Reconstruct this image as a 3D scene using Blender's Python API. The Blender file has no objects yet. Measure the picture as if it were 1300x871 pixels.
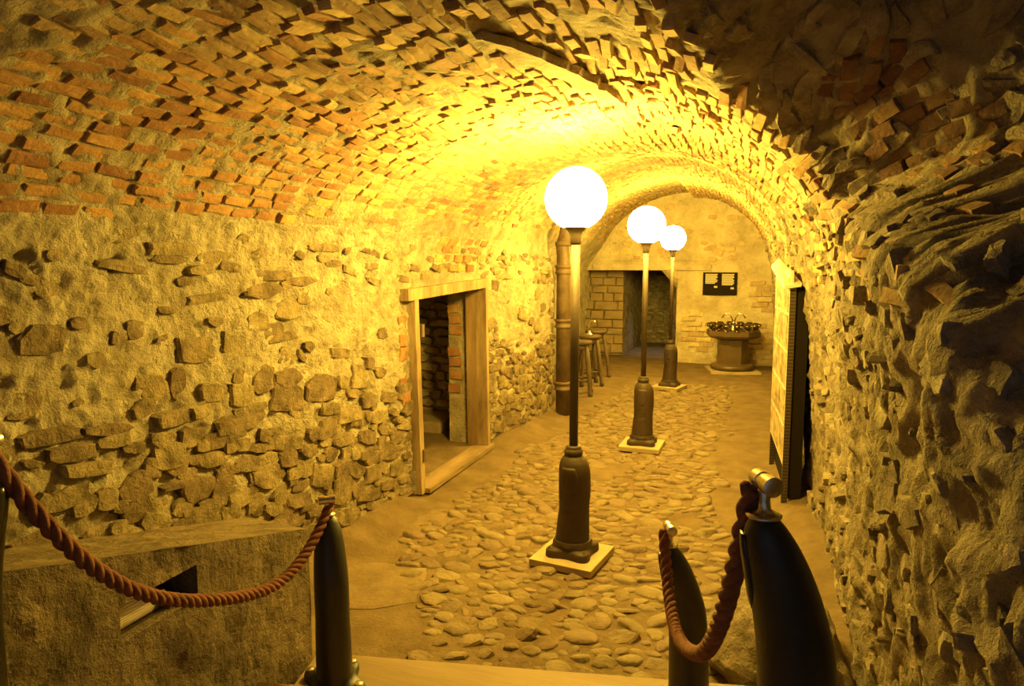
import bpy, bmesh, math, random
from mathutils import Vector, Matrix, noise
random.seed(7)
scene = bpy.context.scene
COL = scene.collection
PI = math.pi

# ------------------------------------------------------------------ camera, world, exposure
F_PX = 880.0; YAW = math.radians(18.8); PITCH = math.atan(97.5 / 880); EYE = Vector((0, 0, 1.85))
cd = bpy.data.cameras.new('camera'); cam = bpy.data.objects.new('camera', cd); COL.objects.link(cam)
cd.sensor_width = 36.0; cd.lens = 36.0 * F_PX / 1300; cd.clip_start = 0.05; cd.clip_end = 100
cam.location = EYE; cam.rotation_euler = (PI / 2 - PITCH, 0, YAW)
scene.camera = cam
FW = Vector((-math.sin(YAW) * math.cos(PITCH), math.cos(YAW) * math.cos(PITCH), -math.sin(PITCH)))
RT = Vector((math.cos(YAW), math.sin(YAW), 0)); UP = RT.cross(FW)

world = bpy.data.worlds.new('world'); scene.world = world; world.use_nodes = True
bg = world.node_tree.nodes['Background']
bg.inputs[0].default_value = (0.62, 0.66, 0.72, 1); bg.inputs[1].default_value = 0.24     # dull daylight at the cellar entrance behind
vs = scene.view_settings
vs.view_transform = 'Standard'; vs.look = 'None'; vs.gamma = 1.0; vs.use_curve_mapping = False; vs.exposure = 0.0
LAMP_COL = (1.0, 0.65, 0.078, 1); LAMP_STRENGTH = 350.0

# ------------------------------------------------------------------ materials
def nt(name):
    m = bpy.data.materials.new(name); m.use_nodes = True
    return m, m.node_tree.nodes, m.node_tree.links
def pmat(name, c1, c2, nscale=5.0, rough=0.92, bump=0.4, bscale=35.0, metallic=0.0, rnd=0.0, stretch=(1, 1, 1), fine=True, contrast=(0.35, 0.65), c3=None, bdist=0.03):
    m, N, L = nt(name); b = N['Principled BSDF']
    b.inputs['Roughness'].default_value = rough; b.inputs['Metallic'].default_value = metallic
    g = N.new('ShaderNodeNewGeometry'); mp = N.new('ShaderNodeMapping'); mp.inputs['Scale'].default_value = stretch
    L.new(g.outputs['Position'], mp.inputs['Vector'])
    n1 = N.new('ShaderNodeTexNoise'); n1.inputs['Scale'].default_value = nscale; n1.inputs['Detail'].default_value = 8; n1.inputs['Roughness'].default_value = 0.65
    L.new(mp.outputs[0], n1.inputs['Vector'])
    r = N.new('ShaderNodeValToRGB'); r.color_ramp.elements[0].position = contrast[0]; r.color_ramp.elements[1].position = contrast[1]
    r.color_ramp.elements[0].color = (*c1, 1); r.color_ramp.elements[1].color = (*c2, 1)
    if c3:
        e = r.color_ramp.elements.new(0.8); e.color = (*c3, 1)
    L.new(n1.outputs[0], r.inputs[0]); col = r.outputs[0]
    if rnd:
        oi = N.new('ShaderNodeObjectInfo'); ad = N.new('ShaderNodeMath'); ad.operation = 'ADD'
        L.new(oi.outputs['Random'], ad.inputs[0]); L.new(g.outputs['Random Per Island'], ad.inputs[1])
        fr = N.new('ShaderNodeMath'); fr.operation = 'FRACT'; L.new(ad.outputs[0], fr.inputs[0])
        mr = N.new('ShaderNodeMapRange'); mr.inputs[3].default_value = 1 - rnd; mr.inputs[4].default_value = 1 + rnd * 0.8
        L.new(fr.outputs[0], mr.inputs[0])
        h = N.new('ShaderNodeHueSaturation'); L.new(mr.outputs[0], h.inputs['Value']); L.new(col, h.inputs['Color'])
        m2 = N.new('ShaderNodeMath'); m2.operation = 'MULTIPLY_ADD'; L.new(fr.outputs[0], m2.inputs[0]); m2.inputs[1].default_value = 0.03; m2.inputs[2].default_value = 0.487
        L.new(m2.outputs[0], h.inputs['Hue']); col = h.outputs[0]
    L.new(col, b.inputs['Base Color'])
    if bump:
        n2 = N.new('ShaderNodeTexNoise'); n2.inputs['Scale'].default_value = bscale; n2.inputs['Detail'].default_value = 6; n2.inputs['Roughness'].default_value = 0.7
        L.new(mp.outputs[0], n2.inputs['Vector'])
        bp = N.new('ShaderNodeBump'); bp.inputs['Strength'].default_value = bump; bp.inputs['Distance'].default_value = bdist
        L.new(n2.outputs[0], bp.inputs['Height']); L.new(bp.outputs[0], b.inputs['Normal'])
    return m
def plain(name, c, rough=0.5, metallic=0.0):
    m, N, L = nt(name); b = N['Principled BSDF']
    b.inputs['Base Color'].default_value = (*c, 1); b.inputs['Roughness'].default_value = rough; b.inputs['Metallic'].default_value = metallic
    return m
M = {}
M['plaster'] = pmat('lime_plaster', (0.34, 0.28, 0.19), (0.66, 0.58, 0.43), 6, bump=1.0, bscale=30, bdist=0.07)
M['farplaster'] = pmat('smooth_plaster', (0.44, 0.36, 0.245), (0.74, 0.65, 0.48), 2.5, bump=0.9, bscale=16, bdist=0.06)
M['mortar'] = pmat('vault_mortar', (0.27, 0.21, 0.13), (0.56, 0.47, 0.33), 5, bump=1.0, bscale=32, bdist=0.06)
M['brick'] = pmat('old_brick', (0.27, 0.13, 0.05), (0.46, 0.25, 0.112), 9, bump=0.6, bscale=45, rnd=0.34)
M['palebrick'] = pmat('pale_brick', (0.42, 0.31, 0.18), (0.60, 0.475, 0.30), 9, bump=0.5, bscale=45, rnd=0.22)
M['roomstone'] = pmat('room_stone', (0.22, 0.165, 0.10), (0.46, 0.36, 0.23), 8, bump=0.8, bscale=18, rnd=0.2)
M['stone'] = pmat('wall_stone', (0.115, 0.082, 0.046), (0.33, 0.25, 0.15), 8, bump=0.9, bscale=18, rnd=0.28, bdist=0.05)
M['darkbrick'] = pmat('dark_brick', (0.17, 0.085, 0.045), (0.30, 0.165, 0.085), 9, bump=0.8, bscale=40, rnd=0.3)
M['vaultbrick'] = pmat('washed_brick', (0.33, 0.20, 0.092), (0.52, 0.36, 0.19), 9, bump=0.7, bscale=40, rnd=0.25)
M['slate'] = pmat('slate_stone', (0.17, 0.135, 0.095), (0.42, 0.345, 0.245), 7, bump=1.0, bscale=18, rnd=0.22, bdist=0.05)
M['rock'] = pmat('rough_rock', (0.17, 0.135, 0.09), (0.44, 0.365, 0.26), 6, bump=1.0, bscale=18, bdist=0.08)
M['dirt'] = pmat('packed_dirt', (0.125, 0.084, 0.043), (0.205, 0.143, 0.077), 4, bump=0.7, bscale=40)
M['cobble'] = pmat('cobble_stone', (0.13, 0.09, 0.049), (0.23, 0.165, 0.095), 7, rough=0.72, bump=0.6, bscale=18, rnd=0.15)
M['slab'] = pmat('flat_slab', (0.24, 0.175, 0.10), (0.35, 0.265, 0.165), 4, bump=0.5, bscale=30)
M['flag'] = pmat('trodden_flag', (0.145, 0.10, 0.054), (0.24, 0.175, 0.10), 4, bump=0.5, bscale=30)
M['parapet'] = pmat('parapet_render', (0.13, 0.095, 0.058), (0.30, 0.225, 0.135), 5, bump=1.0, bscale=16, bdist=0.06)
M['wood'] = pmat('pale_wood', (0.17, 0.11, 0.058), (0.42, 0.31, 0.18), 7, rough=0.85, bump=0.6, bscale=24, stretch=(1, 1, 0.2))
M['stoolwood'] = pmat('stool_wood', (0.055, 0.035, 0.02), (0.10, 0.066, 0.038), 6, rough=0.7, bump=0.2)
M['sill'] = pmat('worn_sill', (0.15, 0.10, 0.055), (0.32, 0.23, 0.135), 7, rough=0.9, bump=0.6, bscale=24, stretch=(1, .2, 1))
M['darkwood'] = pmat('old_wood', (0.16, 0.10, 0.055), (0.34, 0.23, 0.13), 6, rough=0.8, bump=0.3, bscale=22, stretch=(1, 1, 0.12))
M['tread'] = pmat('stair_wood', (0.20, 0.14, 0.08), (0.29, 0.21, 0.125), 4, rough=0.7, bump=0.2, bscale=20, stretch=(0.15, 1, 1))
M['bronze'] = pmat('bronze_paint', (0.032, 0.019, 0.010), (0.056, 0.034, 0.018), 6, rough=0.6, bump=0.06, bscale=30)
M['black'] = pmat('black_leather', (0.010, 0.010, 0.011), (0.018, 0.017, 0.017), 8, rough=0.42, bump=0.12, bscale=90)
M['blacknail'] = plain('black_nail', (0.013, 0.013, 0.014), 0.28)
M['steel'] = plain('brushed_metal', (0.62, 0.56, 0.44), 0.28, 1.0)
M['brass'] = plain('dull_brass', (0.70, 0.55, 0.30), 0.3, 1.0)
M['chrome'] = plain('chrome', (0.75, 0.72, 0.66), 0.15, 1.0)
M['pot'] = plain('dark_metal', (0.16, 0.12, 0.08), 0.25, 0.9)
M['iron'] = pmat('cast_iron', (0.06, 0.038, 0.022), (0.14, 0.092, 0.052), 6, rough=0.6, bump=0.2, bscale=30)
M['pedestal'] = pmat('pedestal_paint', (0.075, 0.048, 0.026), (0.11, 0.072, 0.04), 4, rough=0.45, bump=0.08)
M['plate'] = pmat('concrete_plate', (0.32, 0.25, 0.155), (0.42, 0.33, 0.21), 6, rough=0.8, bump=0.12)
M['rope'] = pmat('rope_fibre', (0.15, 0.045, 0.022), (0.27, 0.09, 0.045), 30, rough=0.8, bump=0.5, bscale=160)
M['hole'] = plain('near_black', (0.012, 0.009, 0.007), 0.9)  # near-black; gives the bolt hole discs their painted shade
M['signblack'] = plain('sign_black', (0.014, 0.010, 0.007), 0.8)
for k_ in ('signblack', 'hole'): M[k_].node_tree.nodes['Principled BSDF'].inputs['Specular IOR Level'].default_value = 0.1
M['print'] = pmat('printed_white', (0.40, 0.36, 0.28), (0.62, 0.58, 0.5), 120, rough=0.7, bump=0)
M['boardface'] = pmat('board_print', (0.20, 0.14, 0.085), (0.52, 0.45, 0.33), 5.0, rough=0.35, bump=0.0, stretch=(1, 1, 3), contrast=(0.4, 0.6))
M['boardwhite'] = plain('board_white', (0.52, 0.46, 0.36), 0.6)
M['tube'] = plain('ribbed_diffuser', (0.88, 0.84, 0.68), 0.3)
# slotted angle iron: shade of its punched holes put into dark colour bands
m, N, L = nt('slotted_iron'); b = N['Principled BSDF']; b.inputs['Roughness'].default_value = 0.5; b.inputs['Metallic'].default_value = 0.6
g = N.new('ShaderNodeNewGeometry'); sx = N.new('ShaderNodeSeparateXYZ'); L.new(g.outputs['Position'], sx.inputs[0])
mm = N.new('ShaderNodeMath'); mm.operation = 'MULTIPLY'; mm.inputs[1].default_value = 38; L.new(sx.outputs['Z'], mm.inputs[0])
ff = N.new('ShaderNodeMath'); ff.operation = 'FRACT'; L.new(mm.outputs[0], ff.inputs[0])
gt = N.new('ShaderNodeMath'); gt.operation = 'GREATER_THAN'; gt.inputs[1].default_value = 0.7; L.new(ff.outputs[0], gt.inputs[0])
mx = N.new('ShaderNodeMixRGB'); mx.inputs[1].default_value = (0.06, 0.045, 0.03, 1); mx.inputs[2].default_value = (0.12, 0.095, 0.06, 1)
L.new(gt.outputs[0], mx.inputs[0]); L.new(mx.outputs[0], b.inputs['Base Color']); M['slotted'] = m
# lit globe
m, N, L = nt('lit_globe'); N.remove(N['Principled BSDF']); e = N.new('ShaderNodeEmission')
e.inputs[0].default_value = LAMP_COL; e.inputs[1].default_value = LAMP_STRENGTH
L.new(e.outputs[0], N['Material Output'].inputs[0]); M['globe'] = m

# ------------------------------------------------------------------ helpers
def link(name, me, mat=None, parent=None, loc=None, smooth=False):
    o = bpy.data.objects.new(name, me); COL.objects.link(o)
    if mat is not None and not me.materials: me.materials.append(M[mat])
    if parent is not None: o.parent = parent
    if loc is not None: o.location = loc
    if smooth:
        for p in me.polygons: p.use_smooth = True
    return o
def tag(o, label, cat, group=None, kind=None):
    o['label'] = label; o['category'] = cat
    if group: o['group'] = group
    if kind: o['kind'] = kind
    return o
def thing(name, label, cat, loc, rz=0.0, group=None, kind=None):
    o = bpy.data.objects.new(name, None); COL.objects.link(o); o.location = loc; o.rotation_euler = (0, 0, rz); o.empty_display_size = 0.1
    return tag(o, label, cat, group, kind)
def mesh(name, V, Fc):
    me = bpy.data.meshes.new(name); me.from_pydata([tuple(v) for v in V], [], Fc); me.update(); return me
class MB:
    def __init__(s): s.v = []; s.f = []
    def add(s, V, Fc, mx=None):
        k = len(s.v); s.v += [mx @ Vector(v) for v in V] if mx else [Vector(v) for v in V]
        s.f += [tuple(i + k for i in f) for f in Fc]; return s
    def box(s, x0, x1, y0, y1, z0, z1, mx=None, bev=0.0):
        b = bmesh.new(); bmesh.ops.create_cube(b, size=1)
        for v in b.verts: v.co = Vector(((x0 + x1) / 2 + v.co.x * (x1 - x0), (y0 + y1) / 2 + v.co.y * (y1 - y0), (z0 + z1) / 2 + v.co.z * (z1 - z0)))
        if bev: bmesh.ops.bevel(b, geom=list(b.edges), offset=bev, segments=2, affect='EDGES', profile=0.5)
        b.verts.index_update(); s.add([v.co.copy() for v in b.verts], [[v.index for v in f.verts] for f in b.faces], mx); b.free(); return s
    def loft(s, rings, cap=True):
        k = len(s.v); n = len(rings[0])
        for r in rings: s.v += [Vector(p) for p in r]
        for i in range(len(rings) - 1):
            for j in range(n):
                a = k + i * n + j; b2 = k + i * n + (j + 1) % n
                s.f.append((a, b2, b2 + n, a + n))
        if cap:
            s.f.append(tuple(k + j for j in reversed(range(n)))); e = k + (len(rings) - 1) * n; s.f.append(tuple(e + j for j in range(n)))
        return s
    def lathe(s, prof, n=24, c=(0, 0, 0)):
        return s.loft([[(c[0] + r * math.cos(2 * PI * j / n), c[1] + r * math.sin(2 * PI * j / n), c[2] + z) for j in range(n)] for r, z in prof])
    def tube(s, pts, r, n=8, cap=True):
        pts = [Vector(p) for p in pts]; rings = []; up = None
        for i, p in enumerate(pts):
            d = (pts[min(i + 1, len(pts) - 1)] - pts[max(i - 1, 0)]).normalized()
            if up is None: up = d.orthogonal().normalized()
            up = (up - d * up.dot(d)).normalized(); sd = d.cross(up)
            rr = r[i] if isinstance(r, (list, tuple)) else r
            rings.append([p + (up * math.cos(2 * PI * j / n) + sd * math.sin(2 * PI * j / n)) * rr for j in range(n)])
        return s.loft(rings, cap)
    def build(s, name, mat, parent=None, loc=None, smooth=False):
        return link(name, mesh(name, s.v, s.f), mat, parent, loc, smooth)
def auto_smooth(o, ang=35):
    me = o.data
    for p in me.polygons: p.use_smooth = True
    me.set_sharp_from_angle(angle=math.radians(ang)); return o

def n3(p, s, o=0.0): return noise.noise(Vector((p.x * s + o, p.y * s + o * 1.7, p.z * s - o)))

# piece templates: x width, y height, z outwards; all share mesh data
def outline_mesh(name, pts, rng, inset=0.9, top=0.7, jz=0.1, mat='stone', back=-1.0):
    n = len(pts); V = []; Fc = []
    for (x, y) in pts: V.append((x, y, back))
    for (x, y) in pts: V.append((x, y, 0.55 + rng.uniform(-jz, jz)))
    for (x, y) in pts: V.append((x * inset + rng.uniform(-.02, .02), y * inset + rng.uniform(-.03, .03), 1.0 + rng.uniform(-jz, jz)))
    V.append((rng.uniform(-.1, .1), rng.uniform(-.1, .1), 1.0 + jz))
    for k in (0, n):
        for j in range(n): Fc.append((k + j, k + (j + 1) % n, k + n + (j + 1) % n, k + n + j))
    for j in range(n): Fc.append((2 * n + j, 2 * n + (j + 1) % n, 3 * n))
    me = mesh(name, V, Fc); me.materials.append(M[mat]); return me
def rock_tpl(mat, k, name, lo=0.78):
    out = []
    for i in range(k):
        rng = random.Random(100 + i); n = rng.choice((8, 9, 10)); pts = []; ph = rng.random()
        for j in range(n):
            a = 2 * PI * (j + ph + rng.uniform(-.25, .25)) / n; c, s = math.cos(a), math.sin(a)
            sq = 1 / max(abs(c), abs(s)) * 0.8 + 0.2
            r = 0.5 * sq * rng.uniform(lo, 1.06); pts.append((c * r, s * r))
        out.append(outline_mesh(name, pts, rng, 0.92, jz=0.10, mat=mat, back=-2.0))
    return out
def brick_tpl(mat, k, name):
    out = []
    for i in range(k):
        rng = random.Random(300 + i); j = lambda a=.03: rng.uniform(-a, a)
        pts = [(-.5 + j(), -.5 + j(.07)), (0 + j(), -.5 + j(.05)), (.5 + j(), -.5 + j(.07)), (.5 + j(), j(.06)), (.5 + j(), .5 + j(.07)), (j(), .5 + j(.05)), (-.5 + j(), .5 + j(.07)), (-.5 + j(), j(.06))]
        out.append(outline_mesh(name, pts, rng, 0.93, jz=0.12, mat=mat))
    return out
def cobble_tpl(k, name):
    out = []
    for i in range(k):
        rng = random.Random(500 + i); n = 10; V = []; Fc = []; ph = rng.random() * 6
        rr = [0.5 * (1 + 0.13 * math.sin(2 * PI * j / n * 2 + ph) + rng.uniform(-.22, .12)) for j in range(n)]
        cx, cy = rng.uniform(-.08, .08), rng.uniform(-.08, .08)
        for z, q in ((-1, 1.0), (0.35, 0.95), (0.78, 0.78), (0.95, 0.45)):
            for j in range(n): V.append((math.cos(2 * PI * j / n) * rr[j] * q + cx * (1 - q), math.sin(2 * PI * j / n) * rr[j] * q + cy * (1 - q), z + rng.uniform(-.13, .13)))
        V.append((cx, cy, 1.0))
        for k2 in range(3):
            for j in range(n): Fc.append((k2 * n + j, k2 * n + (j + 1) % n, k2 * n + n + (j + 1) % n, k2 * n + n + j))
        for j in range(n): Fc.append((3 * n + j, 3 * n + (j + 1) % n, 4 * n))
        me = mesh(name, V, Fc); me.materials.append(M['cobble'])
        if i % 3:
            for p in me.polygons: p.use_smooth = True
        out.append(me)
    return out

def frame_mat(p, n, tan, ang=0.0, tilt=(0, 0)):
    n = n.normalized(); t = (tan - n * tan.dot(n)).normalized(); b = n.cross(t)
    R = Matrix((t, b, n)).transposed().to_4x4()
    return Matrix.Translation(p) @ R @ Matrix.Rotation(ang, 4, 'Z') @ Matrix.Rotation(tilt[0], 4, 'X') @ Matrix.Rotation(tilt[1], 4, 'Y')
def screen(p):
    d = p - EYE; k = d.dot(FW)
    if k < 0.1: return None
    return 650 + F_PX * d.dot(RT) / k, 435.5 - F_PX * d.dot(UP) / k, k
def finish(pieces, parent, name, limit=300, rest_name=None):
    """pieces: (mesh, matrix, size). The largest on screen become parts, the rest one joined part."""
    L_ = []
    for me, mx, size in pieces:
        s = screen(mx.translation); q = 0
        if s and -30 < s[0] < 1330 and -30 < s[1] < 900: q = size / s[2]
        L_.append((q, me, mx))
    L_.sort(key=lambda a: -a[0])
    rest = {}
    for i, (q, me, mx) in enumerate(L_):
        if i < limit and q * F_PX > 5:
            o = bpy.data.objects.new(name, me); COL.objects.link(o); o.parent = parent; o.matrix_local = mx
        else:
            r = rest.setdefault(me.materials[0], MB()); r.add([v.co for v in me.vertices], [tuple(p.vertices) for p in me.polygons], mx)
    for mt, r in rest.items():
        me = mesh(rest_name or name + '_field', r.v, r.f); me.materials.append(mt)
        if name == 'cobblestone':
            for p in me.polygons: p.use_smooth = True
        o = link(rest_name or name + '_field', me, None, parent); o['kind'] = 'stuff'

def scale_m(mx, w, h, d): return mx @ Matrix.Diagonal((w, h, d, 1))

# generic rough panel between four corners (a b c d counter-clockwise seen from its visible side)
def panel(mb, a, b, c, d, step=0.06, amp=0.01, hole=None, sc=5.0):
    a, b, c, d = map(Vector, (a, b, c, d)); nu = max(1, round(max((b - a).length, (c - d).length) / step)); nv = max(1, round(max((d - a).length, (c - b).length) / step))
    us = [i / nu for i in range(nu + 1)]; vs_ = [i / nv for i in range(nv + 1)]
    if hole:
        for q in hole[:2]: us[min(range(len(us)), key=lambda i: abs(us[i] - q))] = q
        for q in hole[2:]: vs_[min(range(len(vs_)), key=lambda i: abs(vs_[i] - q))] = q
    nrm = (b - a).cross(d - a).normalized(); V = []; Fc = []
    for v in vs_:
        for u in us:
            p = (a * (1 - u) + b * u) * (1 - v) + (d * (1 - u) + c * u) * v
            e = min(1, 6 * min(u, 1 - u, v, 1 - v) + 0.25)
            V.append(p + nrm * (amp * (n3(p, sc) + 0.5 * n3(p, sc * 3, 5)) * e))
    w = len(us)
    for j in range(len(vs_) - 1):
        for i in range(len(us) - 1):
            if hole:
                uc = (us[i] + us[i + 1]) / 2; vc = (vs_[j] + vs_[j + 1]) / 2
                if hole[0] < uc < hole[1] and hole[2] < vc < hole[3]: continue
            Fc.append((j * w + i, j * w + i + 1, (j + 1) * w + i + 1, (j + 1) * w + i))
    mb.add(V, Fc); return mb

# ------------------------------------------------------------------ the vaulted cellar shell
CP = [(-2.56, -.12), (-2.54, .5), (-2.52, 1.2), (-2.50, 1.8), (-2.43, 2.1), (-2.25, 2.5), (-1.95, 2.82), (-1.5, 3.06), (-1.05, 3.14), (-.55, 3.06), (-.12, 2.8), (.16, 2.45), (.34, 2.05), (.43, 1.6), (.48, 1.1), (.52, .5), (.54, -.12)]
def catmull(P, k=24):
    out = []
    for i in range(len(P) - 1):
        p0 = P[max(i - 1, 0)]; p1 = P[i]; p2 = P[i + 1]; p3 = P[min(i + 2, len(P) - 1)]
        for j in range(k):
            t = j / k
            out.append(tuple(0.5 * (2 * p1[q] + (p2[q] - p0[q]) * t + (2 * p0[q] - 5 * p1[q] + 4 * p2[q] - p3[q]) * t * t + (-p0[q] + 3 * p1[q] - 3 * p2[q] + p3[q]) * t ** 3) for q in (0, 1)))
    out.append(P[-1]); return out
PR = catmull(CP); AL = [0.0]
for i in range(1, len(PR)): AL.append(AL[-1] + math.hypot(PR[i][0] - PR[i - 1][0], PR[i][1] - PR[i - 1][1]))
T_END = AL[-1]
import bisect
def prof(t):
    t = min(max(t, 0), T_END - 1e-6); i = bisect.bisect_right(AL, t) - 1; i = min(i, len(PR) - 2)
    f = (t - AL[i]) / (AL[i + 1] - AL[i]); a, b = PR[i], PR[i + 1]
    nx, nz = b[1] - a[1], -(b[0] - a[0]); l = math.hypot(nx, nz)
    return a[0] + (b[0] - a[0]) * f, a[1] + (b[1] - a[1]) * f, nx / l, nz / l      # nx,nz point inwards
def t_left(z):
    for i in range(len(PR)):
        if PR[i][1] >= z: return AL[i]
def t_right(z):
    for i in range(len(PR) - 1, -1, -1):
        if PR[i][1] >= z: return AL[i]
def smooth(a, b, x):
    x = min(max((x - a) / (b - a), 0), 1); return x * x * (3 - 2 * x)
def lerp_tab(tab, x):
    if x <= tab[0][0]: return tab[0][1]
    for (a, va), (b, vb) in zip(tab, tab[1:]):
        if x <= b: return va + (vb - va) * (x - a) / (b - a)
    return tab[-1][1]
EDGE = [(0.0, 0.9), (1.0, 1.15), (1.42, 1.43), (1.57, 1.59), (1.68, 1.74), (1.77, 1.94), (1.87, 2.21), (1.95, 2.7), (2.05, 3.2), (2.16, 3.45), (2.53, 3.48), (2.77, 3.19), (2.87, 2.61), (2.96, 2.34), (3.06, 2.04), (3.2, 1.9)]
def base(t, y):
    X, Z, nx, nz = prof(t); ZP = Z
    if Z > 2.05: Z = 2.05 + (Z - 2.05) * (0.69 + 0.31 * smooth(5.2, 9.0, y) - 0.10 * (1 - smooth(4.8, 8.0, y)) * (1 - smooth(-1.2, -.5, X)))
    if X < -1.05:
        low = 1 - smooth(1.7, 2.3, Z)
        k_low = lerp_tab([(6.55, 1.0), (7.4, 0.88), (8.35, 0.84), (8.55, 0.88), (8.75, 1.34), (11, 1.4)], y)
        k_hi = lerp_tab([(8.3, 1.0), (9.5, 1.08), (12.5, 1.28)], y)
        X = -1.05 + (X + 1.05) * (k_low * low + k_hi * (1 - low))
        if Z > 2: Z += 0.10 * smooth(10, 13, y) * smooth(2.0, 3.0, Z)
    w = smooth(-0.8, -0.5, X)
    if w > 0:
        ye = lerp_tab(EDGE, ZP)
        d = ye - y
        if d > -0.2:
            off = 1.25 * (math.sqrt(d * d + 0.006) + d) * 0.5
            off = min(off, 1.5) * w * (0.35 + 0.65 * smooth(1.1, 1.9, ZP))
            X -= nx * off; Z -= nz * off
    return Vector((X, y, Z))
def low_l(p): return 0.026 * n3(p, 1.7)
def disp(t, p):
    wl = 1 - smooth(TL - 0.15, TL + 0.1, t); wr = smooth(TR - 0.6, TR + 0.3, t); wc = 1 - wl - wr
    d = 0
    if wl > 0: d += wl * (low_l(p) + 0.012 * n3(p, 5) + 0.011 * n3(p, 11, 3) + 0.015 * n3(p, 24, 9) + 0.009 * n3(p, 45, 1) - 0.022 * smooth(0.28, 0.5, n3(p, 8, 7)))
    if wc > 0: d += wc * (0.020 * n3(p, 1.6) + 0.009 * n3(p, 7, 2) + 0.009 * n3(p, 14, 4) + 0.007 * n3(p, 26, 5) - 0.012 * smooth(0.2, 0.5, n3(p, 12, 6)))
    if wr > 0:
        q = Vector((p.x, p.y, p.z * 0.75)); r1 = 1 - abs(n3(q, 2.6, 2)) * 2; r2 = 1 - abs(n3(q, 6.5, 5)) * 2; r3 = 1 - abs(n3(q, 14, 8)) * 2
        d += wr * (0.022 * n3(p, 1.3, 1) + 0.035 * r1 - 0.03 + 0.028 * r2 + 0.016 * r3 + 0.010 * n3(p, 24, 3))
    X, Z, _, _ = prof(t)
    if X > -0.8 and Z > 1.5 and p.y < lerp_tab(EDGE, Z) - .03:
        d += 0.018 * n3(p, 4.5, 2) + 0.016 * (1 - 2 * abs(n3(p, 9, 4))) + 0.008 * n3(p, 22, 6)
    return d
TL = t_left(2.12); TR = t_right(2.05)
def surf(t, y):
    p = base(t, y); e = 0.01
    n = (base(t, y + e) - base(t, y - e)).cross(base(t + e, y) - base(t - e, y)).normalized()
    # inwards
    X, Z, nx, nz = prof(t)
    if n.x * nx + n.z * nz < 0: n = -n
    return p + n * disp(t, p), n

DY0, DY1, DZ1 = 4.95, 6.50, 1.62          # door opening in the left wall
T_D0 = 0.0; T_D1 = t_left(DZ1)
def seg(a, b, st):
    k = max(1, round((b - a) / st)); return [a + (b - a) * i / k for i in range(k)]
Y_FAR = 13.7
YS = seg(-1.6, 1.0, 0.06) + seg(1.0, DY0, 0.015) + seg(DY0, DY1, 0.03) + seg(DY1, 9.0, 0.035) + seg(9.0, Y_FAR + .25, 0.06) + [Y_FAR + .25]
TS = seg(0, T_D1, 0.014) + seg(T_D1, TL, 0.014) + seg(TL, TR, 0.02) + seg(TR, T_END, 0.02) + [T_END]
BASE = [[base(t, y) for y in YS] for t in TS]
GRID = []
for i, t in enumerate(TS):
    a, b = BASE[max(i - 1, 0)], BASE[min(i + 1, len(TS) - 1)]; c = BASE[i]; r_ = []; X, Z, nx, nz = prof(t)
    for j in range(len(YS)):
        n = (c[min(j + 1, len(YS) - 1)] - c[max(j - 1, 0)]).cross(b[j] - a[j]).normalized()
        if n.x * nx + n.z * nz < 0: n = -n
        r_.append(c[j] + n * disp(t, c[j]))
    GRID.append(r_)
def shell(name, t0, t1, mat, label, cat):
    rows = [i for i, t in enumerate(TS) if t0 - 1e-6 <= t <= t1 + 1e-6]; V = []; Fc = []; w = len(YS)
    for i in rows: V += GRID[i]
    for a in range(len(rows) - 1):
        tc = (TS[rows[a]] + TS[rows[a + 1]]) / 2
        for j in range(w - 1):
            yc = (YS[j] + YS[j + 1]) / 2
            if tc < T_D1 and DY0 < yc < DY1: continue
            Fc.append((a * w + j, a * w + j + 1, (a + 1) * w + j + 1, (a + 1) * w + j))
    o = link(name, mesh(name, V, Fc), mat, smooth=True); return tag(o, label, cat, kind='structure')
wall_left = shell('wall_left', 0, TL, 'plaster', 'rough plastered rubble stone wall on the left with the doorway', 'wall')
ceiling = shell('ceiling', TL, TR, 'mortar', 'low barrel vault of old bricks in crumbling mortar', 'ceiling')
wall_right = shell('wall_right', TR, T_END, 'rock', 'rough rock and slate wall curving up on the right', 'wall')

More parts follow.
